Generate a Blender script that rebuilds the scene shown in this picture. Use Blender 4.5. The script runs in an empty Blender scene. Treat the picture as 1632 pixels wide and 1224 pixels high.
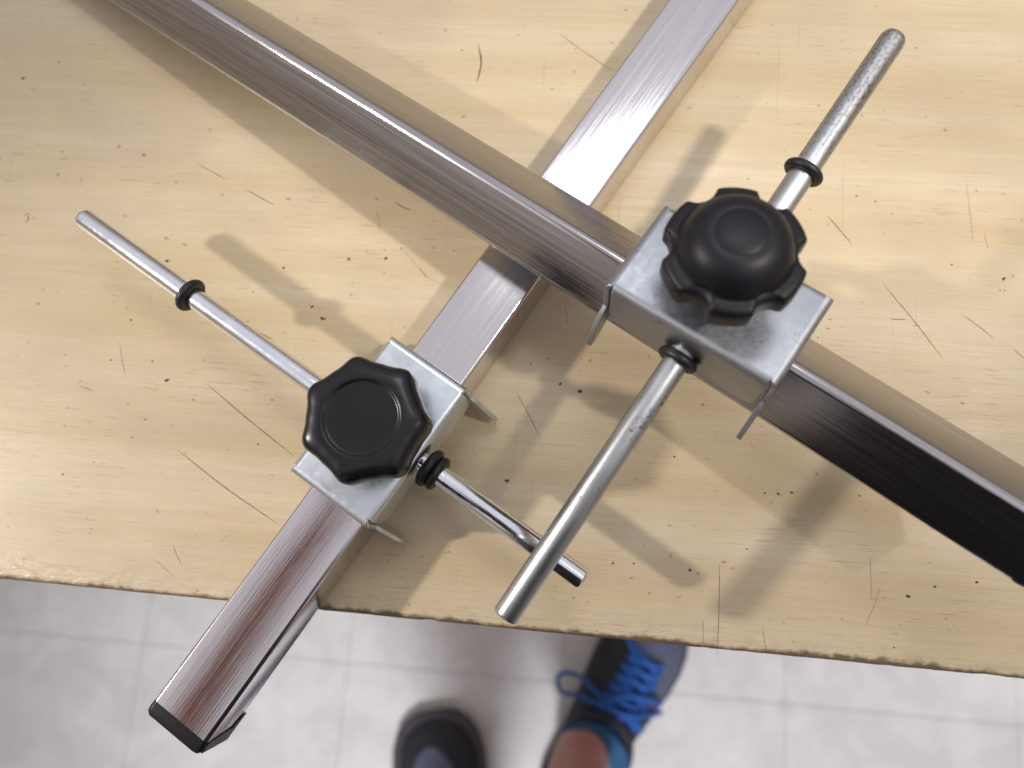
import bpy, bmesh, math, random
from mathutils import Vector, Matrix, noise

# ------------------------------------------------------------------ camera
MM = 0.001
scene = bpy.context.scene
COL = scene.collection
cam_data = bpy.data.cameras.new("camera")
cam = bpy.data.objects.new("camera", cam_data)
COL.objects.link(cam)
cx_, cy_, cz_ = Vector((0.95704, -0.283148, -0.062464)), Vector((0.289956, 0.934569, 0.206172)), Vector((0.0, -0.215427, 0.97652))
cam.matrix_world = Matrix(((cx_.x, cy_.x, cz_.x, 0), (cx_.y, cy_.y, cz_.y, 0), (cx_.z, cy_.z, cz_.z, 0.3175), (0, 0, 0, 1)))
cam_data.sensor_width = 36
cam_data.lens = 36 * 1250 / 1632
cam_data.clip_start = 0.01
cam_data.clip_end = 60
cam_data.dof.use_dof = True
cam_data.dof.focus_distance = 0.285
cam_data.dof.aperture_fstop = 7.0
scene.camera = cam

# ------------------------------------------------------------------ room light
world = bpy.data.worlds.new("World")
scene.world = world
world.use_nodes = True
wt = world.node_tree
wb = wt.nodes["Background"]
w_tc, w_xyz, w_mr, w_mix = (wt.nodes.new("ShaderNode" + k) for k in ("TexCoord", "SeparateXYZ", "MapRange", "Mix"))
w_mix.data_type = 'RGBA'
wt.links.new(w_tc.outputs["Generated"], w_xyz.inputs[0])
wt.links.new(w_xyz.outputs[2], w_mr.inputs[0])
for k_, v_ in ((1, 0.15), (2, 0.62), (3, 0.0), (4, 1.0)):
    w_mr.inputs[k_].default_value = v_
wt.links.new(w_mr.outputs[0], w_mix.inputs[0])
w_mix.inputs[6].default_value = (0.39, 0.32, 0.255, 1)      # walls
w_mix.inputs[7].default_value = (0.90, 0.89, 0.96, 1)     # pale ceiling
wt.links.new(w_mix.outputs[2], wb.inputs[0])
wb.inputs[1].default_value = 0.80
scene.view_settings.view_transform = 'Standard'
scene.view_settings.look = 'None'
scene.view_settings.exposure = 0.0


def lamp(name, pos, aim, sx, sy, power, col):
    d = bpy.data.lights.new(name, 'AREA')
    d.shape = 'RECTANGLE'
    d.size, d.size_y, d.energy, d.color = sx, sy, power, col
    o = bpy.data.objects.new(name, d)
    COL.objects.link(o)
    o.location = pos
    dr = Vector(aim) - Vector(pos)
    o.rotation_euler = dr.to_track_quat('-Z', 'Y').to_euler()
    return o


def spot(name, pos, aim, cone, blend, radius, power, col):
    d = bpy.data.lights.new(name, 'SPOT')
    d.energy, d.color, d.shadow_soft_size = power, col, radius
    d.spot_size, d.spot_blend = math.radians(cone), blend
    o = bpy.data.objects.new(name, d)
    COL.objects.link(o)
    o.location = pos
    o.rotation_euler = (Vector(aim) - Vector(pos)).to_track_quat('-Z', 'Y').to_euler()
    return o


spot("ceiling_lamp", (0.93, -0.34, 1.62), (0.16, 0.24, 0), 17, 0.55, 0.05, 88, (1.0, 0.93, 0.84))         # right
spot("ceiling_lamp", (-1.55, 0.50, 1.15), (-0.090, 0.035, 0), 14.2, 0.65, 0.05, 104, (1.0, 0.94, 0.87))        # left
lamp("ceiling_lamp", (0.42, 0.80, 1.75), (0, 0, 0), 0.60, 0.30, 5, (0.92, 0.95, 1.0))           # above, far side
spot("ceiling_lamp", (-0.62, -1.50, 1.75), (0.0, -0.22, -0.82), 34, 0.5, 0.26, 300, (0.90, 0.93, 1.0))      # behind the person

# ------------------------------------------------------------------ helpers
random.seed(4)


def V(x, y, z=0.0):
    return Vector((x, y, z)) * MM


def link(name, mesh, mat=None, parent=None):
    o = bpy.data.objects.new(name, mesh)
    COL.objects.link(o)
    if mat:
        mesh.materials.append(mat)
    if parent:
        o.parent = parent
    return o


def thing(name, label, cat, mtx=None, group=None):
    o = bpy.data.objects.new(name, None)
    o.empty_display_size = 0.02
    COL.objects.link(o)
    if mtx:
        o.matrix_world = mtx
    tag(o, label, cat, group)
    return o


def tag(o, label=None, cat=None, group=None, kind=None):
    if label: o["label"] = label
    if cat: o["category"] = cat
    if group: o["group"] = group
    if kind: o["kind"] = kind
    return o


def finish(bm, name, mat, parent=None, smooth=True, angle=35, mats=None):
    bmesh.ops.recalc_face_normals(bm, faces=bm.faces)
    me = bpy.data.meshes.new(name)
    bm.to_mesh(me)
    bm.free()
    if smooth:
        me.polygons.foreach_set("use_smooth", [True] * len(me.polygons))
        me.set_sharp_from_angle(angle=math.radians(angle))
    o = link(name, me, mat, parent)
    if mats:
        for m in mats:
            me.materials.append(m)
    return o


def loft(bm, rings, closed=True, cap0=False, cap1=False):
    vs = [[bm.verts.new(p) for p in r] for r in rings]
    n = len(rings[0])
    for a, b in zip(vs, vs[1:]):
        for i in range(n if closed else n - 1):
            j = (i + 1) % n
            bm.faces.new((a[i], a[j], b[j], b[i]))
    if cap0: bm.faces.new(vs[0][::-1])
    if cap1: bm.faces.new(vs[-1])
    return vs


def lathe(bm, prof, n=48, axis='Z', fr=None):
    """prof: list of (radius, height); fr(angle, k) scales the radius"""
    rings = []
    for k, (r, h) in enumerate(prof):
        ring = []
        for i in range(n):
            a = 2 * math.pi * i / n
            rr = r * (fr(a, k) if fr else 1)
            if axis == 'Z': ring.append(V(rr * math.cos(a), rr * math.sin(a), h))
            else: ring.append(V(h, rr * math.cos(a), rr * math.sin(a)))
        rings.append(ring)
    return loft(bm, rings, True, True, True)


def extrude_poly(bm, pts, vec):
    a = [bm.verts.new(p) for p in pts]
    b = [bm.verts.new(p + vec) for p in pts]
    n = len(pts)
    for i in range(n):
        bm.faces.new((a[i], a[(i + 1) % n], b[(i + 1) % n], b[i]))
    bm.faces.new(a[::-1])
    bm.faces.new(b)


def torus(bm, R, r, x, nu=48, nv=14, sx=1.0):
    rings = []
    for i in range(nu):
        a = 2 * math.pi * i / nu
        ring = []
        for j in range(nv):
            b = 2 * math.pi * j / nv
            q = R + r * math.cos(b)
            ring.append(V(x + r * sx * math.sin(b), q * math.cos(a), q * math.sin(a)))
        rings.append(ring)
    rings.append(rings[0])
    loft(bm, rings, True)
    bmesh.ops.remove_doubles(bm, verts=bm.verts, dist=1e-7)


def tube_path(bm, pts, r, n=8):
    pts = [Vector(p) for p in pts]
    rings = []
    for i, p in enumerate(pts):
        t = (pts[min(i + 1, len(pts) - 1)] - pts[max(i - 1, 0)]).normalized()
        s = t.cross(Vector((0, 0, 1)))
        if s.length < 1e-4: s = Vector((1, 0, 0))
        s.normalize()
        u = s.cross(t)
        rr = r(i / (len(pts) - 1)) if callable(r) else r
        rings.append([p + (s * math.cos(2 * math.pi * k / n) + u * math.sin(2 * math.pi * k / n)) * rr for k in range(n)])
    loft(bm, rings, True, True, True)


def catmull(pts, m=8):
    P = [Vector(p) for p in pts]
    P = [P[0] * 2 - P[1]] + P + [P[-1] * 2 - P[-2]]
    out = []
    for i in range(1, len(P) - 2):
        for k in range(m):
            t = k / m
            out.append(0.5 * ((2 * P[i]) + (P[i + 1] - P[i - 1]) * t + (2 * P[i - 1] - 5 * P[i] + 4 * P[i + 1] - P[i + 2]) * t * t
                              + (3 * P[i] - P[i - 1] - 3 * P[i + 1] + P[i + 2]) * t ** 3))
    out.append(P[-2])
    return out


def frame(o, ex, ey, ez):
    """4x4 matrix from an origin in mm and three axes"""
    return Matrix(((ex.x, ey.x, ez.x, o.x * MM), (ex.y, ey.y, ez.y, o.y * MM), (ex.z, ey.z, ez.z, o.z * MM), (0, 0, 0, 1)))


# ------------------------------------------------------------------ materials
class NT:
    def __init__(self, name):
        self.m = bpy.data.materials.new(name)
        self.m.use_nodes = True
        self.t = self.m.node_tree
        self.b = self.t.nodes["Principled BSDF"]
        self.tc = self.t.nodes.new("ShaderNodeTexCoord")
        self.src = self.tc.outputs["Object"]

    def n(self, kind, **kw):
        x = self.t.nodes.new("ShaderNode" + kind)
        for k, v in kw.items():
            setattr(x, k, v)
        return x

    def put(self, sock, v):
        if isinstance(v, bpy.types.NodeSocket): self.t.links.new(v, sock)
        else: sock.default_value = v

    def noise(self, scale, detail=3, rough=0.55, s=1.0, off=(0, 0, 0), dist=0.0):
        mp = self.n("Mapping")
        self.put(mp.inputs[0], self.src)
        mp.inputs["Scale"].default_value = scale if isinstance(scale, tuple) else (scale,) * 3
        mp.inputs["Location"].default_value = off
        x = self.n("TexNoise")
        self.put(x.inputs["Vector"], mp.outputs[0])
        x.inputs["Scale"].default_value = s
        x.inputs["Detail"].default_value = detail
        x.inputs["Roughness"].default_value = rough
        x.inputs["Distortion"].default_value = dist
        return x.outputs["Fac"]

    def math(self, op, a, b=0.0, c=None, clamp=False):
        x = self.n("Math", operation=op, use_clamp=clamp)
        self.put(x.inputs[0], a)
        self.put(x.inputs[1], b)
        if c is not None: self.put(x.inputs[2], c)
        return x.outputs[0]

    def rng(self, v, a, b, c=0.0, d=1.0, smooth=False):
        x = self.n("MapRange", interpolation_type='SMOOTHSTEP' if smooth else 'LINEAR')
        self.put(x.inputs[0], v)
        for i, q in enumerate((a, b, c, d)):
            self.put(x.inputs[i + 1], q)
        return x.outputs[0]

    def mix(self, f, a, b):
        x = self.n("Mix", data_type='RGBA')
        self.put(x.inputs[0], f)
        for i, q in ((6, a), (7, b)):
            self.put(x.inputs[i], q if isinstance(q, bpy.types.NodeSocket) else (*q[:3], 1))
        return x.outputs[2]

    def xyz(self):
        x = self.n("SeparateXYZ")
        self.put(x.inputs[0], self.tc.outputs["Object"])
        return x.outputs

    def bump(self, h, strength, dist, prev=None):
        x = self.n("Bump")
        self.put(x.inputs["Height"], h)
        x.inputs["Strength"].default_value = strength
        x.inputs["Distance"].default_value = dist
        if prev: self.put(x.inputs["Normal"], prev)
        return x.outputs[0]

    def set(self, **kw):
        names = dict(col="Base Color", met="Metallic", rough="Roughness", nrm="Normal", spec="Specular IOR Level",
                     coat="Coat Weight", crough="Coat Roughness", aniso="Anisotropic", sheen="Sheen Weight", sss="Subsurface Weight", cn="Coat Normal")
        for k, v in kw.items():
            if k == "col" and not isinstance(v, bpy.types.NodeSocket): v = (*v, 1)
            self.put(self.b.inputs[names[k]], v)
        return self.m


def plain(name, col, rough=0.5, met=0.0, var=0.0, vs=60, bump=0.0, bs=400, **kw):
    q = NT(name)
    if var:
        f = q.noise(vs, 4)
        c = q.mix(q.rng(f, 0.3, 0.7), tuple(x * (1 - var) for x in col), tuple(min(1, x * (1 + var)) for x in col))
        q.set(col=c)
    else:
        q.set(col=col)
    if bump:
        q.set(nrm=q.bump(q.noise(bs, 3), bump, 0.0005))
    return q.set(rough=rough, met=met, **kw)


def wood_material():
    q = NT("varnished_plywood")
    o = q.xyz()
    streak = q.noise((9, 420, 420), 4, 0.6)
    fine = q.noise((28, 1700, 1700), 2, 0.6, off=(3, 1, 0))
    band = q.noise((3.0, 46, 46), 3, 0.5, off=(7, 2, 0), dist=0.4)
    blot = q.noise((9, 16, 16), 4, 0.6, off=(1.3, 4.1, 0))
    c = q.mix(q.rng(band, 0.34, 0.68), (0.570, 0.450, 0.270), (0.640, 0.535, 0.365))
    c = q.mix(q.rng(streak, 0.42, 0.78, 0, 0.32), c, (0.500, 0.355, 0.180))
    c = q.mix(q.rng(fine, 0.46, 0.80, 0, 0.45), c, (0.470, 0.345, 0.200))
    c = q.mix(q.rng(blot, 0.47, 0.74, 0, 0.55), c, (0.440, 0.350, 0.250))
    # short dark pores and grubby dashes along the grain
    dash = q.noise((70, 1300, 1300), 2, 0.5, off=(9, 0, 0))
    area = q.noise((14, 22, 22), 3, 0.6, off=(5, 8, 0))
    dm = q.math('MULTIPLY', q.rng(dash, 0.61, 0.72), q.rng(area, 0.42, 0.60))
    c = q.mix(q.math('MULTIPLY', dm, 0.45), c, (0.185, 0.120, 0.062))
    spk = q.noise((230, 330, 330), 2, 0.5, off=(2, 6, 0))
    c = q.mix(q.rng(spk, 0.70, 0.78, 0, 0.75), c, (0.15, 0.10, 0.06))
    orange = q.noise((26, 90, 90), 3, 0.6, off=(12, 3, 0))
    c = q.mix(q.rng(orange, 0.62, 0.78, 0, 0.30), c, (0.60, 0.34, 0.13))
    # fine hairline scratches across the grain
    hl = q.noise((900, 16, 16), 2, 0.5, off=(4, 4, 0), dist=0.6)
    c = q.mix(q.rng(hl, 0.705, 0.76, 0, 0.35), c, (0.30, 0.21, 0.11))
    # wear along the front edge
    en = q.noise((160, 160, 160), 4, 0.65)
    en2 = q.noise((22, 22, 22), 3, 0.6, off=(3, 3, 3))
    lim = q.math('ADD', q.math('MULTIPLY', q.math('MULTIPLY', en, en2), 0.0088), -0.0330)
    wear = q.math('SUBTRACT', 1.0, q.rng(q.math('SUBTRACT', o[1], lim), -0.0003, 0.0012))
    c = q.mix(q.math('MULTIPLY', wear, 0.86), c, (0.085, 0.052, 0.030))
    grime = q.math('MULTIPLY', q.math('SUBTRACT', 1.0, q.rng(o[1], -0.032, -0.020)), q.rng(en, 0.45, 0.7))
    c = q.mix(q.math('MULTIPLY', grime, 0.28), c, (0.22, 0.145, 0.075))
    # plies on the cut edge
    wv = q.rng(q.math('FRACT', q.math('MULTIPLY', o[2], 700.0)), 0.45, 0.55)
    c = q.mix(q.math('MULTIPLY', q.math('LESS_THAN', o[2], -0.0016), q.math('MULTIPLY', wv, 0.6)), c, (0.26, 0.16, 0.08))
    # varnish: brushed waviness that grows towards the front edge
    ripple = q.noise((120, 520, 520), 2, 0.5, off=(8, 1, 0), dist=0.5)
    nearedge = q.rng(o[1], -0.0319, -0.019, 1.0, 0.05)
    b1 = q.bump(q.math('MULTIPLY', ripple, nearedge), 0.5, 0.0018)
    b2 = q.bump(fine, 0.10, 0.0004, b1)
    return q.set(col=c, rough=q.rng(streak, 0.3, 0.7, 0.27, 0.40), spec=0.45, nrm=b2)


def steel_material(name, base, streaky, r0, r1):
    q = NT(name)
    s1 = q.noise((26, 2600, 2600), 3, 0.6)
    s2 = q.noise((7, 900, 900), 3, 0.6, off=(5, 2, 1))
    nick = q.noise((180, 1500, 1500), 2, 0.5, off=(2, 9, 4))
    f = q.math('ADD', q.math('MULTIPLY', s1, 0.6), q.math('MULTIPLY', s2, 0.4))
    c = q.mix(q.rng(f, 0.36, 0.66), tuple(x * (1 - streaky) for x in base), base)
    c = q.mix(q.rng(nick, 0.70, 0.80, 0, 0.35), c, tuple(x * 0.35 for x in base))
    r = q.rng(f, 0.35, 0.65, r0, r1)
    b = q.bump(s1, 0.22 * (0.4 + streaky), 0.00025)
    b = q.bump(s2, 0.05 * (0.4 + streaky), 0.0004, b)
    return q.set(col=c, met=1.0, rough=r, nrm=b)


def zinc_material(name, base, r0, r1, spots, grit=0.10):
    q = NT(name)
    g = q.noise(420, 4, 0.65)
    h = q.noise(75, 4, 0.6, off=(3, 1, 7))
    c = q.mix(q.rng(h, 0.35, 0.68), tuple(x * 0.86 for x in base), base)
    sp = q.noise(950, 2, 0.5, off=(6, 6, 1))
    ar = q.noise(60, 3, 0.6, off=(2, 7, 5))
    m = q.math('MULTIPLY', q.rng(sp, 0.58, 0.68), q.rng(ar, 0.50, 0.66))
    c = q.mix(q.math('MULTIPLY', m, spots), c, tuple(x * 0.22 for x in base))
    r = q.rng(q.math('ADD', q.math('MULTIPLY', g, 0.5), q.math('MULTIPLY', h, 0.5)), 0.35, 0.65, r0, r1)
    for sc, of in (((900, 45, 900), (1, 2, 3)), ((60, 1100, 700), (8, 3, 1))):      # handling scratches
        ln = q.noise(sc, 2, 0.5, off=of, dist=0.7)
        c = q.mix(q.rng(ln, 0.70, 0.76, 0, 0.35 * spots), c, tuple(x * 0.3 for x in base))
    return q.set(col=c, met=1.0, rough=r, nrm=q.bump(g, grit, 0.0003))


def worn_rod_material():
    q = NT("worn_zinc_rod")
    o = q.xyz()
    base = (0.57, 0.585, 0.60)
    h = q.noise((30, 140, 140), 4, 0.6)
    line = q.noise((12, 700, 700), 3, 0.6, off=(1, 5, 2))
    c = q.mix(q.rng(h, 0.35, 0.66), tuple(x * 0.78 for x in base), base)
    c = q.mix(q.rng(line, 0.5, 0.75, 0, 0.35), c, (0.28, 0.27, 0.28))
    pit = q.noise((800, 1000, 1000), 3, 0.6, off=(6, 6, 1))
    patch = q.noise((45, 130, 130), 3, 0.6, off=(2, 3, 5))
    tip = q.rng(o[0], 0.030, 0.066, 1.0, 0.0)
    amt = q.math('ADD', q.math('MULTIPLY', tip, 0.55), q.rng(patch, 0.57, 0.70, 0, 0.8), clamp=True)
    m = q.math('MULTIPLY', q.rng(pit, 0.50, 0.60), amt)
    c = q.mix(q.math('MULTIPLY', m, 0.9), c, (0.07, 0.06, 0.06))
    c = q.mix(q.math('MULTIPLY', tip, 0.25), c, (0.30, 0.27, 0.25))
    return q.set(col=c, met=1.0, rough=q.rng(h, 0.3, 0.7, 0.32, 0.46), nrm=q.bump(pit, 0.10, 0.0003))


def tile_material():
    q = NT("marbled_vinyl_tile")
    q.src = q.n("NewGeometry").outputs["Position"]        # no two tiles alike
    a = q.noise(14, 5, 0.62, dist=0.8)
    b = q.noise(46, 4, 0.6, off=(5, 2, 8), dist=0.5)
    c = q.mix(q.rng(a, 0.36, 0.66), (0.51, 0.475, 0.45), (0.59, 0.565, 0.545))
    c = q.mix(q.rng(b, 0.55, 0.75, 0, 0.35), c, (0.385, 0.36, 0.345))
    d = q.noise(120, 3, 0.6, off=(1, 1, 8))
    c = q.mix(q.rng(d, 0.66, 0.78, 0, 0.4), c, (0.40, 0.36, 0.33))
    return q.set(col=c, rough=0.38, spec=0.4)


M = dict(
    wood=wood_material(),
    under=plain("raw_wood", (0.42, 0.30, 0.17), 0.6, var=0.15),
    mark_k=plain("dark_scratch_fill", (0.060, 0.046, 0.034), 0.7),
    mark_t=plain("tan_stain", (0.34, 0.24, 0.13), 0.5),
    mark_r=plain("rust_stain", (0.22, 0.085, 0.035), 0.6),
    mark_p=plain("purple_ink_smudge", (0.22, 0.12, 0.17), 0.6),
    mark_y=plain("yellow_glue_stain", (0.48, 0.36, 0.10), 0.4),
    steelA=steel_material("brushed_steel_flat", (0.69, 0.66, 0.665), 0.10, 0.09, 0.19),
    steelB=steel_material("brushed_steel_coarse", (0.56, 0.535, 0.53), 0.40, 0.12, 0.22),
    zincA=zinc_material("bright_zinc", (0.72, 0.77, 0.81), 0.24, 0.38, 0.15),
    zincB=zinc_material("dull_zinc", (0.43, 0.445, 0.475), 0.36, 0.50, 0.75, 0.14),
    rodA=zinc_material("bright_zinc_rod", (0.88, 0.91, 0.95), 0.07, 0.22, 0.3, 0.10),
    rodB=worn_rod_material(),
    knobA=plain("glossy_black_plastic", (0.007, 0.007, 0.009), 0.28, var=0.2, bump=0.02, bs=500, spec=0.38),
    knobB=plain("satin_black_plastic", (0.007, 0.007, 0.010), 0.42, var=0.3, bump=0.05, bs=700, spec=0.32),
    rubber=plain("black_rubber", (0.010, 0.010, 0.010), 0.45, bump=0.03, bs=900),
    cap=plain("black_cap_plastic", (0.009, 0.009, 0.010), 0.42, bump=0.05, bs=600, spec=0.25),
    grout=plain("grout", (0.45, 0.42, 0.40), 0.8, var=0.15),
    tile=tile_material(),
    skin=plain("skin", (0.44, 0.195, 0.150), 0.5, var=0.10, vs=30, sss=0.0),
    cloth=plain("black_cotton", (0.012, 0.011, 0.013), 0.85, var=0.2, bump=0.2, bs=900),
    shorts=plain("charcoal_cotton", (0.020, 0.020, 0.025), 0.85, var=0.2, bump=0.2, bs=900),
    hair=plain("dark_hair", (0.025, 0.017, 0.012), 0.6),
    mesh_grey=plain("grey_blue_mesh", (0.085, 0.092, 0.145), 0.75, var=0.12, vs=90, bump=0.3, bs=700),
    mesh_black=plain("black_mesh", (0.012, 0.013, 0.018), 0.75, var=0.2, bump=0.3, bs=700),
    sole=plain("shoe_sole_rubber", (0.045, 0.038, 0.046), 0.6, var=0.15),
    sole_navy=plain("navy_sole_rubber", (0.018, 0.022, 0.055), 0.6, var=0.15),
    lace=plain("blue_lace", (0.009, 0.080, 0.33), 0.6, var=0.15, vs=200),
    sock=plain("blue_sock", (0.016, 0.075, 0.17), 0.85, var=0.15, bump=0.2, bs=900),
)

# ------------------------------------------------------------------ floor
FLOOR = -820.0
TILE = 299.0
fa = math.radians(-20.99)
fx, fy = Vector((math.cos(fa), math.sin(fa), 0)), Vector((-math.sin(fa), math.cos(fa), 0))
bm = bmesh.new()
extrude_poly(bm, [V(-4000, -4000, -6), V(4000, -4000, -6), V(4000, 4000, -6), V(-4000, 4000, -6)], V(0, 0, 4.6))
floor = finish(bm, "floor", M["grout"], smooth=False)
tag(floor, kind="structure")
floor.matrix_world = frame(Vector((-611.9, 43.8, FLOOR)), fx, fy, Vector((0, 0, 1)))
bm = bmesh.new()
g = 0.35
loft(bm, [[V(x, y, -1.6) for x, y in ((g, g), (TILE - g, g), (TILE - g, TILE - g), (g, TILE - g))],
          [V(x, y, -0.5) for x, y in ((g, g), (TILE - g, g), (TILE - g, TILE - g), (g, TILE - g))],
          [V(x, y, 0) for x, y in ((g + .8, g + .8), (TILE - g - .8, g + .8), (TILE - g - .8, TILE - g - .8), (g + .8, TILE - g - .8))]], True, False, True)
t0 = finish(bm, "tile", M["tile"], floor, smooth=False)
first = True
for i in range(-4, 7):
    for j in range(-5, 4):
        o = t0 if first else t0.copy()
        if not first:
            COL.objects.link(o)
            o.parent = floor
        first = False
        o.location = V(i * TILE, j * TILE, random.uniform(-0.15, 0.15))

# ------------------------------------------------------------------ workbench
ta = math.radians(-21.5)
tx, ty = Vector((math.cos(ta), math.sin(ta), 0)), Vector((-math.sin(ta), math.cos(ta), 0))
EDGE = -31.9
bench = thing("workbench", "pale plywood workbench top with dark scratches and a worn dark front edge", "workbench",
              frame(Vector((0, 0, 0)), tx, ty, Vector((0, 0, 1))))
bm = bmesh.new()
xs = [-800, -600, -420] + [-320 + 0.8 * i for i in range(801)] + [420, 600, 800]
prof = [(6.0, 0.0), (2.4, -0.03), (1.1, -0.22), (0.35, -0.75), (0.0, -1.7), (0.0, -18.0)]
rows = []
for x in xs:
    v = Vector((x * 0.045, 3.1, 0))
    chip = 0.5 * noise.noise(v) + 0.35 * noise.noise(v * 4.3) + 0.22 * noise.noise(v * 15)
    big = max(0, noise.noise(Vector((x * 0.11, 9.7, 0))) - 0.32) * 3.2
    row = [V(x, 700, 0)]
    for k, (d, z) in enumerate(prof):
        w = (0, .3, .8, 1, 1, 0.5)[k]
        row.append(V(x, EDGE + d + w * (0.22 * chip + 0.45 * big), z - (0.12 * big if 0 < k < 5 else 0)))
    row.append(V(x, 700, -18))
    rows.append(row)
loft(bm, rows, True, True, True)
top = finish(bm, "tabletop", M["wood"], bench, angle=50)
LEG = [V(-30, -30, 0), V(30, -30, 0), V(30, 30, 0), V(-30, 30, 0)]
for sx, sy in ((-740, 60), (740, 60), (-740, 640), (740, 640)):
    bm = bmesh.new()
    extrude_poly(bm, LEG, V(0, 0, 800 - 0.6))
    o = finish(bm, "leg", M["under"], bench, smooth=False)
    o.location = V(sx, sy, -819.5)
for y in (90, 610):
    bm = bmesh.new()
    extrude_poly(bm, [V(-709, y - 11, -98), V(709, y - 11, -98), V(709, y + 11, -98), V(-709, y + 11, -98)], V(0, 0, 79.5))
    finish(bm, "apron", M["under"], bench, smooth=False)

LINES=[((-124.1,108.5),(-109.3,87.1),(-94.7,67.2),0.44),((-142.0,84.6),(-125.4,63.0),(-107.9,42.8),0.44),((-108.1,210.7),(-102.0,204.4),(-96.0,197.9),0.34),
         ((-88.7,190.8),(-83.3,184.8),(-77.9,179.3),0.44),((-111.9,139.7),(-100.4,127.2),(-92.0,118.4),0.44),((66.6,220.5),(74.6,207.9),(83.7,194.7),0.32),((30.3,227.2),
         (29.0,217.5),(24.3,208.3),0.80),((158.7,65.2),(164.5,46.4),(169.2,28.4),0.36),((155.4,50.4),(158.4,49.2),(162.0,48.0),0.36),((163.2,44.6),(164.5,44.5),
         (165.9,44.0),0.30),((183.2,43.8),(187.4,37.5),(191.6,30.1),0.30),((196.7,24.1),(198.2,21.5),(199.5,18.6),0.30),((148.2,100.4),(150.7,92.8),(153.2,84.9),
         0.44),((-25.9,163.8),(-23.4,160.5),(-20.0,157.8),0.44),((0.4,67.7),(2.8,55.9),(4.7,44.5),0.28),((-178.5,124.3),(-175.4,122.7),(-173.0,120.5),0.28),((57.3,-21.7),
         (52.0,-36.1),(44.7,-54.4),0.26),((131.9,57.6),(132.8,57.3),(133.8,56.9),0.32),((112.8,-35.6),(110.2,-43.4),(107.1,-51.7),0.16),((64.5,-49.4),(63.6,-53.9),
         (62.8,-58.9),0.18),((44.1,-39.9),(42.8,-44.3),(40.9,-49.7),0.16),((113.1,-46.7),(108.3,-52.5),(101.1,-60.0),0.14),((-151.6,46.9),(-150.7,42.2),(-149.4,37.9),
         0.24),((-160.3,43.7),(-156.7,38.8),(-153.0,33.3),0.16),((-168.9,232.8),(-166.9,232.5),(-164.6,231.7),0.24),((208.1,96.7),(204.0,83.1),(200.2,71.1),0.16),
         ((205.9,73.7),(205.2,69.5),(204.7,66.5),0.18),((-34.9,162.7),(-35.2,158.1),(-36.0,151.6),0.16),((-23.7,131.6),(-22.8,128.3),(-21.9,125.6),0.30),((-157.6,138.4),
         (-157.8,128.2),(-157.7,122.4),0.20),((31.6,98.2),(30.5,92.2),(29.4,86.8),0.16),((-28.8,142.2),(-21.7,126.4),(-16.3,120.3),0.14)]
SPOTS=[(-179.1,280.0,1.00,"r"),(-188.3,209.0,1.60,"p"),(-52.2,144.3,0.90,"k"),(-36.6,139.6,0.90,"k"),(-140.6,115.4,1.00,"k"),(-145.1,125.4,0.60,"k"),(-150.7,146.6,0.60,"k"),
         (-149.3,185.6,0.60,"k"),(-160.7,219.6,0.50,"k"),(-13.3,32.4,1.00,"k"),(19.1,64.1,0.80,"k"),(25.8,58.7,1.00,"k"),(-69.6,121.6,1.00,"k"),(-72.8,128.2,0.80,"k"),
         (45.4,-21.7,0.80,"k"),(-140.8,230.4,1.00,"t"),(-160.9,282.9,0.50,"k"),(-130.1,168.5,0.90,"k"),(-80.7,149.3,0.70,"k"),(-191.5,88.9,0.60,"k"),(-177.5,89.9,0.40,"k"),
         (-187.3,109.0,0.60,"t"),(-131.2,103.6,0.50,"k"),(-108.5,76.9,0.50,"k"),(-123.0,119.1,0.40,"k"),(-159.7,95.5,0.60,"t"),(173.9,92.7,0.40,"k"),(171.6,94.6,0.30,"k"),
         (205.4,52.5,0.80,"k"),(201.9,48.3,0.40,"k"),(203.6,47.7,0.40,"k"),(188.1,64.4,0.50,"k"),(158.1,193.2,0.40,"k"),(163.0,104.9,0.50,"k"),(125.3,51.5,0.40,"k"),
         (87.8,-3.5,0.80,"k"),(93.1,-4.6,0.60,"k"),(83.0,-1.8,0.50,"k"),(117.6,-13.3,0.50,"k"),(17.5,-10.7,0.60,"k"),(25.3,-13.0,0.50,"k"),(-98.3,224.8,1.20,"y"),
         (55.6,194.4,0.60,"t"),(99.1,221.9,0.50,"k"),(88.0,208.0,0.40,"k"),(-26.4,271.3,0.60,"t"),(54.0,22.0,0.60,"k"),(120.8,-53.8,0.80,"k"),(147.2,-56.2,0.60,"k"),
         (131.7,-53.4,0.60,"k"),(108.8,-69.8,0.40,"k"),(33.7,69.9,1.00,"t"),(71.7,38.8,0.80,"t"),(-15.7,138.0,0.40,"k"),(-28.8,142.0,0.50,"k"),(-7.5,133.9,0.40,"k"),
         (-36.7,107.1,0.40,"k"),(-55.1,128.2,0.40,"k"),(36.0,17.8,0.40,"k"),(27.5,-25.3,0.60,"t"),(61.1,-25.5,0.60,"t"),(68.9,-20.2,0.60,"t")]
inv = bench.matrix_world.inverted()


def blob(bm, c, r, ell=1.7, ang=0.0):
    n = 11
    k = random.random() * 9
    pts = []
    for i in range(n):
        a = 2 * math.pi * i / n
        rr = r * (1 + 0.55 * noise.noise(Vector((math.cos(a) + k, math.sin(a), k))))
        p = Vector((math.cos(a) * rr * ell, math.sin(a) * rr, 0))
        p.rotate(Matrix.Rotation(ang, 3, 'Z'))
        pts.append(c + p * MM)
    bm.faces.new([bm.verts.new(p) for p in pts])


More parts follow.
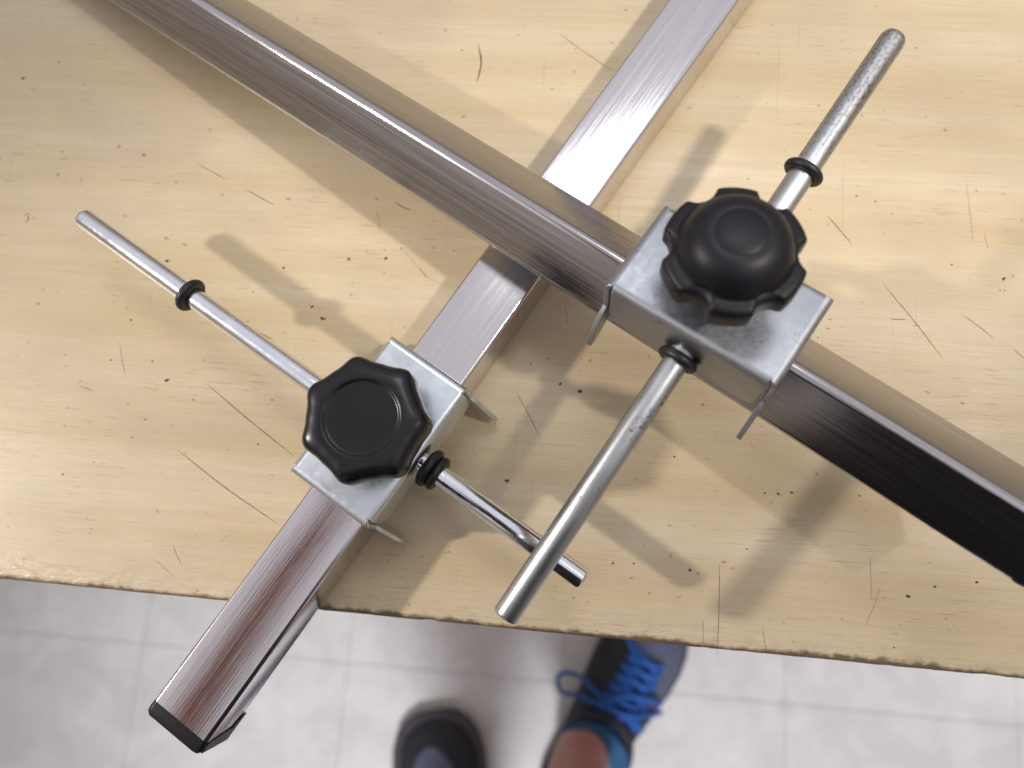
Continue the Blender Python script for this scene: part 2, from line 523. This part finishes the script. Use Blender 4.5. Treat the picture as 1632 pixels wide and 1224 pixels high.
kinds = "ktrpy"
bm = bmesh.new()
ZM = 0.035
for p0, p1, p2, w in LINES:
    q = [inv @ V(p[0], p[1], ZM) for p in (p0, p1, p2)]
    for p in q: p.z = ZM * MM
    c = catmull(q, 9)
    L_, R_ = [], []
    for i, p in enumerate(c):
        t = (c[min(i + 1, len(c) - 1)] - c[max(i - 1, 0)]).normalized()
        s = Vector((-t.y, t.x, 0))
        f = i / (len(c) - 1)
        jag = noise.noise(p * 2600)
        ww = w * MM * 0.36 * (0.25 + 0.75 * min(1, 5 * f, 5 * (1 - f))) * (1 + 0.45 * jag)
        p = p + s * w * MM * 0.15 * noise.noise(p * 900 + Vector((7, 7, 7)))
        L_.append(bm.verts.new(p + s * ww))
        R_.append(bm.verts.new(p - s * ww))
    for i in range(len(c) - 1):
        bm.faces.new((R_[i], R_[i + 1], L_[i + 1], L_[i]))
    for _ in range(2):                       # little splinters beside the longer cuts
        if w > 0.4:
            p = random.choice(c)
            f0 = len(bm.faces)
            blob(bm, p, 0.07, 5, random.uniform(-0.15, 0.15))
scr = finish(bm, "scratch_marks", M["mark_k"], top, smooth=False)
tag(scr, kind="stuff")
bm = bmesh.new()
for x, y, r, k in SPOTS:
    p = inv @ V(x, y, ZM)
    p.z = ZM * MM
    f0 = len(bm.faces)
    if k == 'p':
        for _ in range(9): blob(bm, p + V(random.gauss(0, 1.4), random.gauss(0, 0.9), random.uniform(0, .004)), r * 0.17)
    else:
        blob(bm, p, r * 0.62, 1.6, random.uniform(-0.4, 0.9))
        if k in 'kr' and r > 0.7: blob(bm, p + V(random.uniform(-1.5, 1.5), random.uniform(-1, 1), .004), r * 0.2)
    bm.faces.ensure_lookup_table()
    for f in bm.faces[f0:]: f.material_index = kinds.index(k)
for _ in range(260):                          # fine specks of dirt
    p = V(random.uniform(-260, 260), random.uniform(EDGE + 3, 330), ZM)
    f0 = len(bm.faces)
    blob(bm, p, random.choice((0.08, 0.12, 0.16, 0.24)), random.choice((1.3, 2, 3)), random.uniform(-0.3, 0.3))
    bm.faces.ensure_lookup_table()
    bm.faces[f0].material_index = random.choice((0, 1, 1))
dirt = finish(bm, "dirt_spots", M["mark_k"], top, smooth=False, mats=[M["mark_" + k] for k in kinds[1:]])
tag(dirt, kind="stuff")


# ------------------------------------------------------------------ square tubes
def rounded_square(side, r, n=6):
    h = side / 2 - r
    pts = []
    for cxs, cys, a0 in ((h, h, 0), (-h, h, 90), (-h, -h, 180), (h, -h, 270)):
        for k in range(n + 1):
            a = math.radians(a0 + 90 * k / n)
            pts.append((cxs + r * math.cos(a), cys + r * math.sin(a)))
    return pts


def square_tube(mtx, t0, t1, mat, label, capside, rad):
    """axis along local x; capside -1 or +1: which end carries the visible plastic cap (both ends get one)"""
    root = thing("square_tube", label, "steel tube", mtx, "square steel tubes on the bench")
    out, inn = rounded_square(25, rad), rounded_square(22, max(0.4, rad - 1.4))
    bm = bmesh.new()
    rings = [[V(x, a, b) for a, b in inn] if k in (0, 3) else [V(x, a, b) for a, b in out] for k, x in enumerate((t0, t0, t1, t1))]
    rings.insert(2, [V(t0 * 0.5 + t1 * 0.5, a, b) for a, b in out])
    rings.append(rings[0])
    loft(bm, rings, True)
    finish(bm, "tube", mat, root, angle=60)
    for sgn, t in ((-1, t0), (1, t1)):
        bm = bmesh.new()
        rr = []
        for d, grow, rc in ((-9, -3.3, 0.6), (0, -3.3, 0.6), (0.02, 0.1, rad), (2.2, 0.5, rad + .3), (4.2, 0.2, rad + .4), (5.3, -1.0, rad + .6), (5.6, -3.6, rad + .6)):
            rr.append([V(t + sgn * d, a, b) for a, b in rounded_square(25 + grow, rc)])
        loft(bm, rr, True, True, True)
        if sgn == capside:                  # tongue of plastic folded over the side, torn at the lower corner
            extrude_poly(bm, [V(t + sgn * 5.0, -12.9, 9.5), V(t + sgn * 5.2, -12.9, -12.6), V(t - sgn * 6.5, -12.9, -13.4), V(t - sgn * 5.6, -12.9, -11.4),
                              V(t - sgn * 1.2, -12.9, -8.5), V(t + sgn * 0.6, -12.9, 9.5)], V(0, 0.6, 0))
        finish(bm, "end_cap", M["cap"], root, angle=40)
    return root


aA = 0.6725
dA = Vector((math.cos(aA), math.sin(aA), 0))
nA = Vector((-math.sin(aA), math.cos(aA), 0))
UP = Vector((0, 0, 1))
tubeA = square_tube(frame(Vector((-45.206, 64.18, 12.5)), dA, nA, UP), -133.0, 350.0, M["steelA"],
                    "lower brushed steel tube lying flat, its black capped end overhanging the bench edge", -1, 1.5)
dB, nB, uB = Vector((0.60114, -0.79455, 0.08558)), Vector((0.50267, 0.45919, 0.73244)), Vector((-0.62125, -0.39728, 0.67544))
tubeB = square_tube(frame(Vector((29.02, 113.611, 40.905 + 0.9)), dB, nB, dB.cross(nB)), -280.0, 191.0, M["steelB"],
                    "upper square steel tube turned on its corner, lying across the flat tube", 1, 3.1)


# ------------------------------------------------------------------ clamps
L_B, W_B = 62.0, 36.8


def bracket_mesh(name, mat, root, wide):
    th, ro = 1.8, 3.0
    bm = bmesh.new()
    hw, xe = W_B / 2, L_B / 2 - 2.8
    # channel: top plate and two side flaps, bent round the long edges
    def chan(off):
        r = ro - off
        pts = []
        for s in (-1, 1):
            arc = [(s * (hw - ro + r * math.sin(math.radians(a))), -ro + r * math.cos(math.radians(a))) for a in range(0, 91, 15)]
            pts += arc[::-1] if s < 0 else arc
        return pts
    o_, i_ = chan(0), chan(th)
    depth = 19.5 if wide else 22.5
    rings = []
    for x in (-xe, -xe + 0.4, -xe + 1.4, -xe + 3, -xe + 5, 0, xe - 5, xe - 3, xe - 1.4, xe - 0.4, xe):
        dd = abs(abs(x) - xe)
        low = depth - (5 - math.sqrt(max(0, 25 - (5 - min(5, dd)) ** 2)))
        rings.append([V(x, -hw, -low)] + [V(x, a, b) for a, b in o_] + [V(x, hw, -low), V(x, hw - th, -low)] + [V(x, a, b) for a, b in i_[::-1]] + [V(x, -hw + th, -low)])
    loft(bm, rings, True)
    bm.faces.new([bm.verts.new(p) for p in [rings[0][0], rings[0][1], rings[0][-2], rings[0][-1]]])
    for e in (rings[0], rings[-1]):
        vs = [bm.verts.new(p) for p in e]
        m = len(vs)
        for k in range(m // 2 - 1):
            if k < 5 or k > m // 2 - 7:
                try: bm.faces.new((vs[k], vs[k + 1], vs[m - 2 - k], vs[m - 1 - k]))
                except ValueError: pass
    bmesh.ops.remove_doubles(bm, verts=bm.verts, dist=1e-7)
    # end plates: bent over the short edges, saddle cut out, barbed legs
    leg = [(13.2, -12.4), (13.2, -24.0), (23.6, -31.5), (26.6, -32.2), (27.6, -30.6), (20.9, -17.2), (17.9, -14.8), (17.9, -2.6)]
    if wide:
        leg = [(13.2, -12.4), (13.2, -34.5), (17.5, -35.6), (26.2, -34.4), (28.2, -33.0), (28.4, -31.2), (20.9, -16.8), (17.9, -14.6), (17.9, -2.6)]
    outl = [(y, z) for y, z in leg[::-1]] + [(-y, z) for y, z in leg]
    for s in (-1, 1):
        rr = []
        for a in range(0, 91, 15):
            c, sn = math.cos(math.radians(a)), math.sin(math.radians(a))
            X, Z = xe + 2.6 * sn + 0.2 * sn, -2.6 + 2.6 * c
            X2, Z2 = xe + 1.0 * sn + 0.2 * sn, -2.6 + 0.8 * c
            w = 16.9 + 1.0 * sn
            rr.append([V(s * X, -w, Z), V(s * X, -w + 1.2, Z), V(s * X, w - 1.2, Z), V(s * X, w, Z), V(s * X2, w, Z2), V(s * X2, -w, Z2)])
        loft(bm, rr, True)
        extrude_poly(bm, [V(s * (L_B / 2), y, z) for y, z in outl], V(-s * 1.8, 0, 0))
    o = finish(bm, name, mat, root, angle=40)
    bv = o.modifiers.new("soft_edges", 'BEVEL')
    bv.width, bv.segments, bv.limit_method, bv.angle_limit = 0.0003, 2, 'ANGLE', math.radians(50)
    return o


def knob_lobed(root, mat, phase):
    bm = bmesh.new()
    prof = [(7.5, 2.5), (8.5, 3.0), (9.0, 6.0), (17.0, 7.0), (19.2, 7.4), (20.2, 8.4), (20.5, 10), (20.6, 13), (20.5, 16), (20.1, 18.2), (19.2, 19.8), (17.8, 20.7), (15.5, 21.2),
            (13.2, 21.4), (12.7, 21.3), (12.2, 20.8), (11.8, 20.55), (11.3, 20.5), (6, 20.5), (1.2, 20.5)]
    def fr(a, k):
        r = prof[k][0]
        w = max(0, min(1, (r - 12.5) / 6.5))
        c = math.cos(7 * (a - phase))
        return 1 + w * (0.052 * c + 0.012 * math.cos(14 * (a - phase)) - 0.018)
    lathe(bm, [(r * 1.045, z if z < 5 else z * 1.0 + 4.5) for r, z in prof], 168, 'Z', fr)
    return finish(bm, "knob", mat, root, angle=50)


def knob_scalloped(root, mat, phase):
    bm = bmesh.new()
    R, D, RHO = 20.8, 24.1, 6.3
    def outline(a):
        b = (a - phase + math.pi / 6) % (math.pi / 3) - math.pi / 6
        s = D * math.sin(b)
        if abs(s) < RHO:
            return min(R, D * math.cos(b) - math.sqrt(RHO ** 2 - s * s))
        return R
    KZ = 12.8
    prof = [(0.40, 2.5), (0.44, 3.2), (0.46, 5.0 + KZ * .8), (0.86, 5.2 + KZ), (0.97, 5.8 + KZ), (1.0, 6.8 + KZ), (1.0, 12.5 + KZ), (0.985, 13.6 + KZ), (0.95, 14.3 + KZ), (0.90, 14.6 + KZ)]
    n = 216
    rings = []
    for f, z in prof:
        rings.append([V(outline(2 * math.pi * i / n) * f * math.cos(2 * math.pi * i / n), outline(2 * math.pi * i / n) * f * math.sin(2 * math.pi * i / n), z) for i in range(n)])
    for r, z in [(16.9, 14.8), (16.4, 15.4), (15.9, 16.6), (15.1, 18.4), (13.9, 20.2), (12.2, 21.9), (10, 23.1), (7.6, 23.9), (7.2, 23.75), (6.8, 23.95), (4, 24.4), (1, 24.6)]:
        rings.append([V(min(r, outline(2 * math.pi * i / n) * 0.885) * math.cos(2 * math.pi * i / n), min(r, outline(2 * math.pi * i / n) * 0.885) * math.sin(2 * math.pi * i / n), z + KZ) for i in range(n)])
    loft(bm, rings, True, True, True)
    return finish(bm, "knob", mat, root, angle=40)


def rod_mesh(root, L, r, mat, ends):
    bm = bmesh.new()
    p = []
    for (c, rd), x0, s in ((ends[0], 0, 1), (ends[1], L, -1)):
        e = [(0.3, x0), (r - c - 0.2, x0), (r - c, x0 + s * 0.05), (r - c * 0.5, x0 + s * rd * 0.35), (r - c * 0.15, x0 + s * rd * 0.7), (r, x0 + s * rd)]
        p += e if s > 0 else [(r, L * 0.5)] + e[::-1]
    lathe(bm, p, 40, 'X')
    return finish(bm, "rod", mat, root, angle=28)


def stop_clamp(mtx, label, zinc, rodmat, knobmat, kind, phase, rod_m, rod_len, rod_r, ends, rings):
    root = thing("bar_stop_clamp", label, "clamp", mtx, "knob clamps on the square tubes")
    bracket_mesh("bracket", zinc, root, kind == 'lobed')
    (knob_lobed if kind == 'lobed' else knob_scalloped)(root, knobmat, phase)
    bm = bmesh.new()
    lathe(bm, [(3, -4.9), (3, 2.6)], 24)
    finish(bm, "screw", M["rodA"], root)
    rod = rod_mesh(root, rod_len, rod_r, rodmat, ends)
    rod.matrix_local = rod_m
    for x, R, r, sx in rings:
        bm = bmesh.new()
        torus(bm, rod_r + R, r, 0, sx=sx)
        o = finish(bm, "rubber_ring", M["rubber"], rod)
        o.location = V(x, 0, 0)
    return root


def image_angle(a):
    """direction, in the bench plane, that runs at angle a clockwise from the picture's right"""
    v = cx_ * math.cos(a) - cy_ * math.sin(a)
    return math.atan2(v.y, v.x)


def rod_frame(p, q):
    x = (q - p).normalized()
    z = (UP - x * UP.dot(x)).normalized()
    return frame(p, x, z.cross(x), z)


aX = 0.6604
exA, eyA = Vector((math.cos(aX), math.sin(aX), 0)), Vector((-math.sin(aX), math.cos(aX), 0))
mA = frame(Vector((-51.285, 59.972, 38.0)), exA, eyA, UP)
clampA = stop_clamp(mA, "bright zinc clamp with seven-lobed flat black knob, on the flat lower tube", M["zincA"], M["rodA"], M["knobA"], 'lobed',
                    image_angle(math.radians(4)) - aX, mA.inverted() @ rod_frame(Vector((-147.05, 180.97, 32.00)), Vector((3.06, -10.51, 29.00))), 245.8, 4.0,
                    ((0.9, 1.6), (1.3, 1.5)), ((58.5, 1.3, 1.75, 1), (176.6, 1.7, 2.0, 1.0), (180.2, 1.1, 1.7, 1)))


def tilt_frame(yaw, pit, tl):
    ex = Vector((math.cos(yaw) * math.cos(pit), math.sin(yaw) * math.cos(pit), math.sin(pit)))
    e0 = Vector((-math.sin(yaw), math.cos(yaw), 0))
    z0 = ex.cross(e0)
    return ex, e0 * math.cos(tl) + z0 * math.sin(tl), -e0 * math.sin(tl) + z0 * math.cos(tl)


exB, eyB, ezB = tilt_frame(-0.903, 0.0856, -0.10)
mB = frame(Vector((70.8, 62.2, 78.3)), exB, eyB, ezB)
pa, pb = Vector((156.43, 129.08, 77.00)), Vector((-24.07, -15.12, 56.00))
rl = (pb - pa).length
rodB_m = mB.inverted() @ rod_frame(pa, pb)
clampB = stop_clamp(mB, "dull grey clamp with domed scalloped black knob, on the raised upper tube", M["zincB"], M["rodB"], M["knobB"], 'scalloped',
                    image_angle(math.radians(7)) + 0.902, rodB_m, rl, 4.35,
                    ((0.7, 2.2), (0.8, 0.9)), ((56.0, 1.0, 1.55, 1), (131.4, 1.1, 1.6, 1.1)))

# ------------------------------------------------------------------ person
def skin_mesh(name, verts, edges, radii, root_i, mat, parent=None, sub=2):
    me = bpy.data.meshes.new(name)
    me.from_pydata([V(*v) for v in verts], edges, [])
    o = link(name, me, mat, parent)
    md = o.modifiers.new("skin", 'SKIN')
    md.use_smooth_shade = True
    sv = me.skin_vertices[0].data
    for i, r in enumerate(radii):
        r = r if isinstance(r, tuple) else (r, r)
        sv[i].radius = (r[0] * MM, r[1] * MM)
        sv[i].use_root = (i == root_i)
    s = o.modifiers.new("smooth", 'SUBSURF')
    s.levels = s.render_levels = sub
    return o


PV, PE, PR = [], [], []


def joint(p, r, parent=None):
    PV.append(p)
    PR.append(r)
    if parent is not None: PE.append((parent, len(PV) - 1))
    return len(PV) - 1


def chain(parent, pts):
    for p, r in pts: parent = joint(p, r, parent)
    return parent


def hand(w, wpos, tip, side):
    """palm and five bent fingers beyond the wrist joint w; tip: direction of the fingers, side: across the palm towards the thumb"""
    tip, side = Vector(tip).normalized(), Vector(side).normalized()
    dn = tip.cross(side)
    if dn.z > 0: dn = -dn
    wp = Vector(wpos)
    palm = joint(tuple(wp + tip * 42), (19, 34), w)
    kn = joint(tuple(wp + tip * 74), (14, 36), palm)
    for k, (off, ln) in enumerate(((27, 72), (9, 82), (-9, 76), (-26, 58))):
        b = wp + tip * 86 + side * off
        i = kn
        for f, dz, r in ((0, 0, 9.5), (0.4, -6, 8.8), (0.72, -20, 8.2), (0.95, -40, 7)):
            i = joint(tuple(b + tip * ln * f * (1 - 0.1 * f) + dn * (-dz)), r, i)
    t = joint(tuple(wp + tip * 30 + side * 36), 12, palm)
    t = joint(tuple(wp + tip * 58 + side * 52 + dn * 10), 10.5, t)
    joint(tuple(wp + tip * 82 + side * 54 + dn * 20), 8.5, t)


pel = joint((-108, -345, 90), 92)
wst = joint((-104, -345, 240), 86, pel)
cht = joint((-112, -326, 440), 96, wst)
nkb = joint((-130, -296, 575), 58, cht)
nck = joint((-122, -275, 640), 54, nkb)
jaw = joint((-108, -240, 690), (66, 70), nck)
hed = joint((-106, -240, 765), (92, 78), jaw)
joint((-108, -246, 835), (74, 66), hed)
joint((-78, -158, 722), (11, 12), jaw)                      # nose
for sx_ in (1, -1):
    hp = joint((-108 + 62 * sx_, -345 - 22 * sx_, 20), 84, pel)
    if sx_ > 0: chain(hp, [((-88, -300, -130), 80), ((-76, -282, -330), 58), ((-72, -280, -380), 54), ((-66, -272, -500), 56), ((-58, -252, -640), 42), ((-53, -243, -715), 36), ((-48, -246, -765), 36)])
    else: chain(hp, [((-218, -345, -130), 80), ((-230, -342, -330), 58), ((-232, -346, -380), 54), ((-240, -356, -500), 56), ((-246, -356, -640), 42), ((-249, -354, -715), 36), ((-249, -351, -765), 36)])
sl = joint((-300, -250, 545), 58, cht)                      # left arm, raised
el = chain(sl, [((-372, -266, 410), 48), ((-424, -256, 240), 46), ((-422, -222, 248), 48), ((-352, -80, 392), 56)])
wl = joint((-237, 56, 430), (42, 46), el)
hand(wl, (-237, 56, 430), (0.70, 0.71, 0.02), (0.71, -0.70, 0.1))
sr = joint((28, -378, 545), 58, cht)                        # right arm hangs
er = chain(sr, [((92, -425, 410), 46), ((108, -478, 280), 40), ((62, -505, 200), 36)])
wr = joint((5, -512, 150), (24, 29), er)                   # hand behind the back
hand(wr, (5, -512, 150), (-0.9, 0.05, -0.4), (0.1, -0.95, 0.2))
person = skin_mesh("person", PV, PE, PR, pel, M["skin"])
tag(person, "person standing at the bench in grey and black shoes with blue laces", "person")


def garment(name, mat, pts, edges, radii):
    return skin_mesh(name, pts, edges, radii, 0, mat, person)




def cloth_loft(bm, rows):
    rings = []
    for c, rx_, ry_ in rows:
        ring = []
        for k in range(36):
            a = 2 * math.pi * k / 36
            f = 1 + 0.03 * noise.noise(Vector((math.cos(a) * 2, math.sin(a) * 2, c[2] * 0.012)))
            ring.append((Vector(c) + tx * (rx_ * f * math.cos(a)) + ty * (ry_ * f * math.sin(a))) * MM)
        rings.append(ring)
    loft(bm, rings, True)


def limb_cloth(bm, pts, r0, r1):
    tube_path(bm, catmull([V(*p) for p in pts], 6), lambda f: (r0 + (r1 - r0) * f) * MM, 20)


bm = bmesh.new()
cloth_loft(bm, [((-108, -345, 30), 172, 126), ((-108, -345, 60), 168, 122), ((-106, -345, 150), 160, 116), ((-104, -345, 240), 152, 110), ((-110, -334, 350), 166, 120), ((-113, -326, 450), 180, 124),
                ((-120, -312, 535), 168, 98), ((-126, -300, 588), 96, 78), ((-128, -292, 612), 68, 66)])
limb_cloth(bm, [(-200, -288, 520), (-285, -256, 540), (-342, -262, 480), (-385, -267, 390), (-414, -264, 300), (-424, -254, 228)], 80, 70)
limb_cloth(bm, [(-40, -350, 520), (28, -378, 545), (80, -410, 470), (96, -432, 390), (110, -476, 280), (66, -505, 203), (30, -510, 172)], 76, 46)
finish(bm, "shirt", M["cloth"], person, angle=80)
bm = bmesh.new()
cloth_loft(bm, [((-108, -345, 75), 160, 114), ((-108, -346, 30), 168, 120), ((-112, -346, -40), 172, 120), ((-120, -344, -100), 168, 112), ((-126, -340, -120), 150, 90)])
limb_cloth(bm, [(-52, -362, 10), (-66, -338, -90), (-80, -306, -190), (-78, -290, -280)], 102, 88)
limb_cloth(bm, [(-168, -330, 10), (-196, -342, -90), (-216, -346, -190), (-226, -344, -280)], 102, 88)
finish(bm, "shorts", M["shorts"], person, angle=80)
garment("hair", M["hair"], [(-118, -262, 800), (-112, -252, 846), (-138, -300, 760)], [(0, 1), (0, 2)], [(92, 84), (66, 62), (62, 66)])

SECT = [(-82, 8, 40), (-80, 18, 62), (-72, 27, 74), (-55, 33, 82), (-20, 36, 86), (15, 38, 88), (45, 41, 84), (80, 46, 72), (110, 49.5, 62), (140, 50, 53), (165, 46, 46), (183, 38, 38), (194, 26, 31), (200, 12, 26)]


def sect(s):
    for (a, w0, h0), (b, w1, h1) in zip(SECT, SECT[1:]):
        if s <= b:
            f = max(0, (s - a) / (b - a))
            return w0 + (w1 - w0) * f, h0 + (h1 - h0) * f
    return SECT[-1][1:]


def top_z(s, y):
    w, h = sect(s)
    q = min(1, abs(y) / w)
    return 18 + (h - 18) * (1 - q ** 2.6) ** (1 / 2.2)


def shoe(ankle, ang, right):
    root = bpy.data.objects.new("shoe", None)
    COL.objects.link(root)
    root.parent = person
    root.matrix_world = Matrix.Translation(V(ankle[0], ankle[1], FLOOR)) @ Matrix.Rotation(ang, 4, 'Z') @ Matrix.Diagonal((1, 1.08 if right else 1.10, 1, 1))
    bm = bmesh.new()
    n = 56
    ss = [-82 + 282 * i / 130 for i in range(131)]
    rings = []
    for s in ss:
        w, h = sect(s)
        bend = -6 * math.sin(max(0, s) / 200 * 1.7) * (1 if right else -1) * -1
        rings.append([V(s, w * math.cos(math.pi * k / n) + bend, top_z(s, w * math.cos(math.pi * k / n))) for k in range(n + 1)])
    loft(bm, rings, False)
    bm.faces.new([bm.verts.new(p) for p in rings[0]])
    bm.faces.new([bm.verts.new(p) for p in rings[-1][::-1]])
    for f in bm.faces:
        c = f.calc_center_median() / MM
        w, h = sect(c.x)
        if right:
            grey = c.x > 66 and c.y < 16 + (c.x - 120) * 0.55 and c.y > -60
            if c.x < 92: grey = grey and c.y < -6 - (92 - c.x) * 0.9 and False or (c.x > 78 and c.y < -8 and c.y > -48)
        else:
            grey = ((c.x - 60) / 108) ** 2 + ((c.y + 1) / (0.74 * w)) ** 2 < 1
        f.material_index = 0 if grey else 1
    finish(bm, "upper", M["mesh_grey"], root, angle=80, mats=[M["mesh_black"]])
    bm = bmesh.new()
    rr = []
    ex = 0 if right else 4
    for z, gr in ((0.6, -1 + ex), (2.5, 1.5 + ex), (16, 3.2 + ex), (22, 3.0 + ex), (25, 1.0 + ex), (27, -2)):
        ring = []
        for s in ss:
            w, _ = sect(s)
            bend = 6 * math.sin(max(0, s) / 200 * 1.7) * (1 if right else -1)
            e = s + gr * (1 if s > 60 else -1) * (abs(s - 60) / 140)
            ring.append(V(e, w + gr + bend, z))
        for s in ss[::-1]:
            w, _ = sect(s)
            bend = 6 * math.sin(max(0, s) / 200 * 1.7) * (1 if right else -1)
            e = s + gr * (1 if s > 60 else -1) * (abs(s - 60) / 140)
            ring.append(V(e, -w - gr + bend, z))
        rr.append(ring)
    loft(bm, rr, True, True, True)
    finish(bm, "sole", M["sole_navy"] if right else M["sole"], root, angle=60)
    # padded collar round the ankle
    bm = bmesh.new()
    rings = []
    for i in range(41):
        a = 2 * math.pi * i / 40
        c = Vector((2 + 52 * math.cos(a), 37 * math.sin(a), 84 + 6 * math.cos(a) - (6 if abs(math.sin(a)) > .7 else 0)))
        t = Vector((-52 * math.sin(a), 37 * math.cos(a), 0)).normalized()
        nrm = Vector((t.y, -t.x, 0))
        rings.append([(c + nrm * 6.5 * math.cos(2 * math.pi * k / 10) + Vector((0, 0, 8 * math.sin(2 * math.pi * k / 10)))) * MM for k in range(10)])
    loft(bm, rings, True)
    bmesh.ops.remove_doubles(bm, verts=bm.verts, dist=1e-7)
    finish(bm, "collar", M["mesh_black"], root, angle=80)
    bm = bmesh.new()
    lathe(bm, [(44, 60), (44, 88), (42, 101), (40.5, 104), (38, 104)], 32)
    o = finish(bm, "sock", M["sock"], root, angle=70)
    # tongue
    bm = bmesh.new()
    rr = []
    for s in ((38, 50, 62, 76, 90, 105, 120, 132) if right else (28, 40, 52, 64, 76)):
        wy = 25 - (s - 38) * 0.08
        rr.append([V(s, y, top_z(s, y) + 3.0 + max(0, (62 - s)) * 0.35) for y in (-wy, -wy * .5, 0, wy * .5, wy)])
    loft(bm, rr, False)
    finish(bm, "tongue", M["sock"] if right else M["mesh_black"], root, angle=80)

    def lace(pts, r=3.0):
        bm = bmesh.new()
        q = [V(s, y, (top_z(s, y) if abs(y) < sect(s)[0] else 34) + dz) for s, y, dz in pts]
        tube_path(bm, catmull(q, 8), r * MM)
        finish(bm, "lace", M["lace"], root, angle=80)
    for k, s in enumerate((58, 72, 86, 100, 114, 128) if right else (44, 56, 68)):
        w = 21 - k * 1.0
        lace([(s, -w - 5, 2), (s + 4, -w * .5, 6), (s + 7, 0, 7), (s + 10, w * .5, 6), (s + 14, w + 4, 2)], 3.4)
        lace([(s + 12, -w - 4, 3), (s + 7, -w * .4, 8), (s + 4, w * .4, 8), (s, w + 5, 3)], 3.4)
    if right:
        lace([(134, 14, 5), (142, 26, 6), (150, 38, 6), (160, 44, 4)], 4.2)
        lace([(62, 4, 12), (58, 28, 13), (48, 52, 22), (42, 66, 26), (50, 78, 26), (63, 76, 24), (70, 58, 20), (68, 30, 12), (64, 8, 12)], 2.8)
        lace([(60, 26, 12), (64, 5, 14), (76, -22, 12), (90, -46, 10)], 3.2)
        lace([(60, 2, 12), (45, -22, 10), (26, -30, 12), (6, -34, 14)], 4.0)
        lace([(62, 0, 13), (66, -18, 10), (60, -33, 8)], 3.6)
        lace([(66, 20, 12), (84, 6, 12), (97, -20, 10), (99, -37, 8)], 3.6)
    return root


shoe((-40, -254), math.radians(40), True)
shoe((-260, -359), math.radians(84), False)
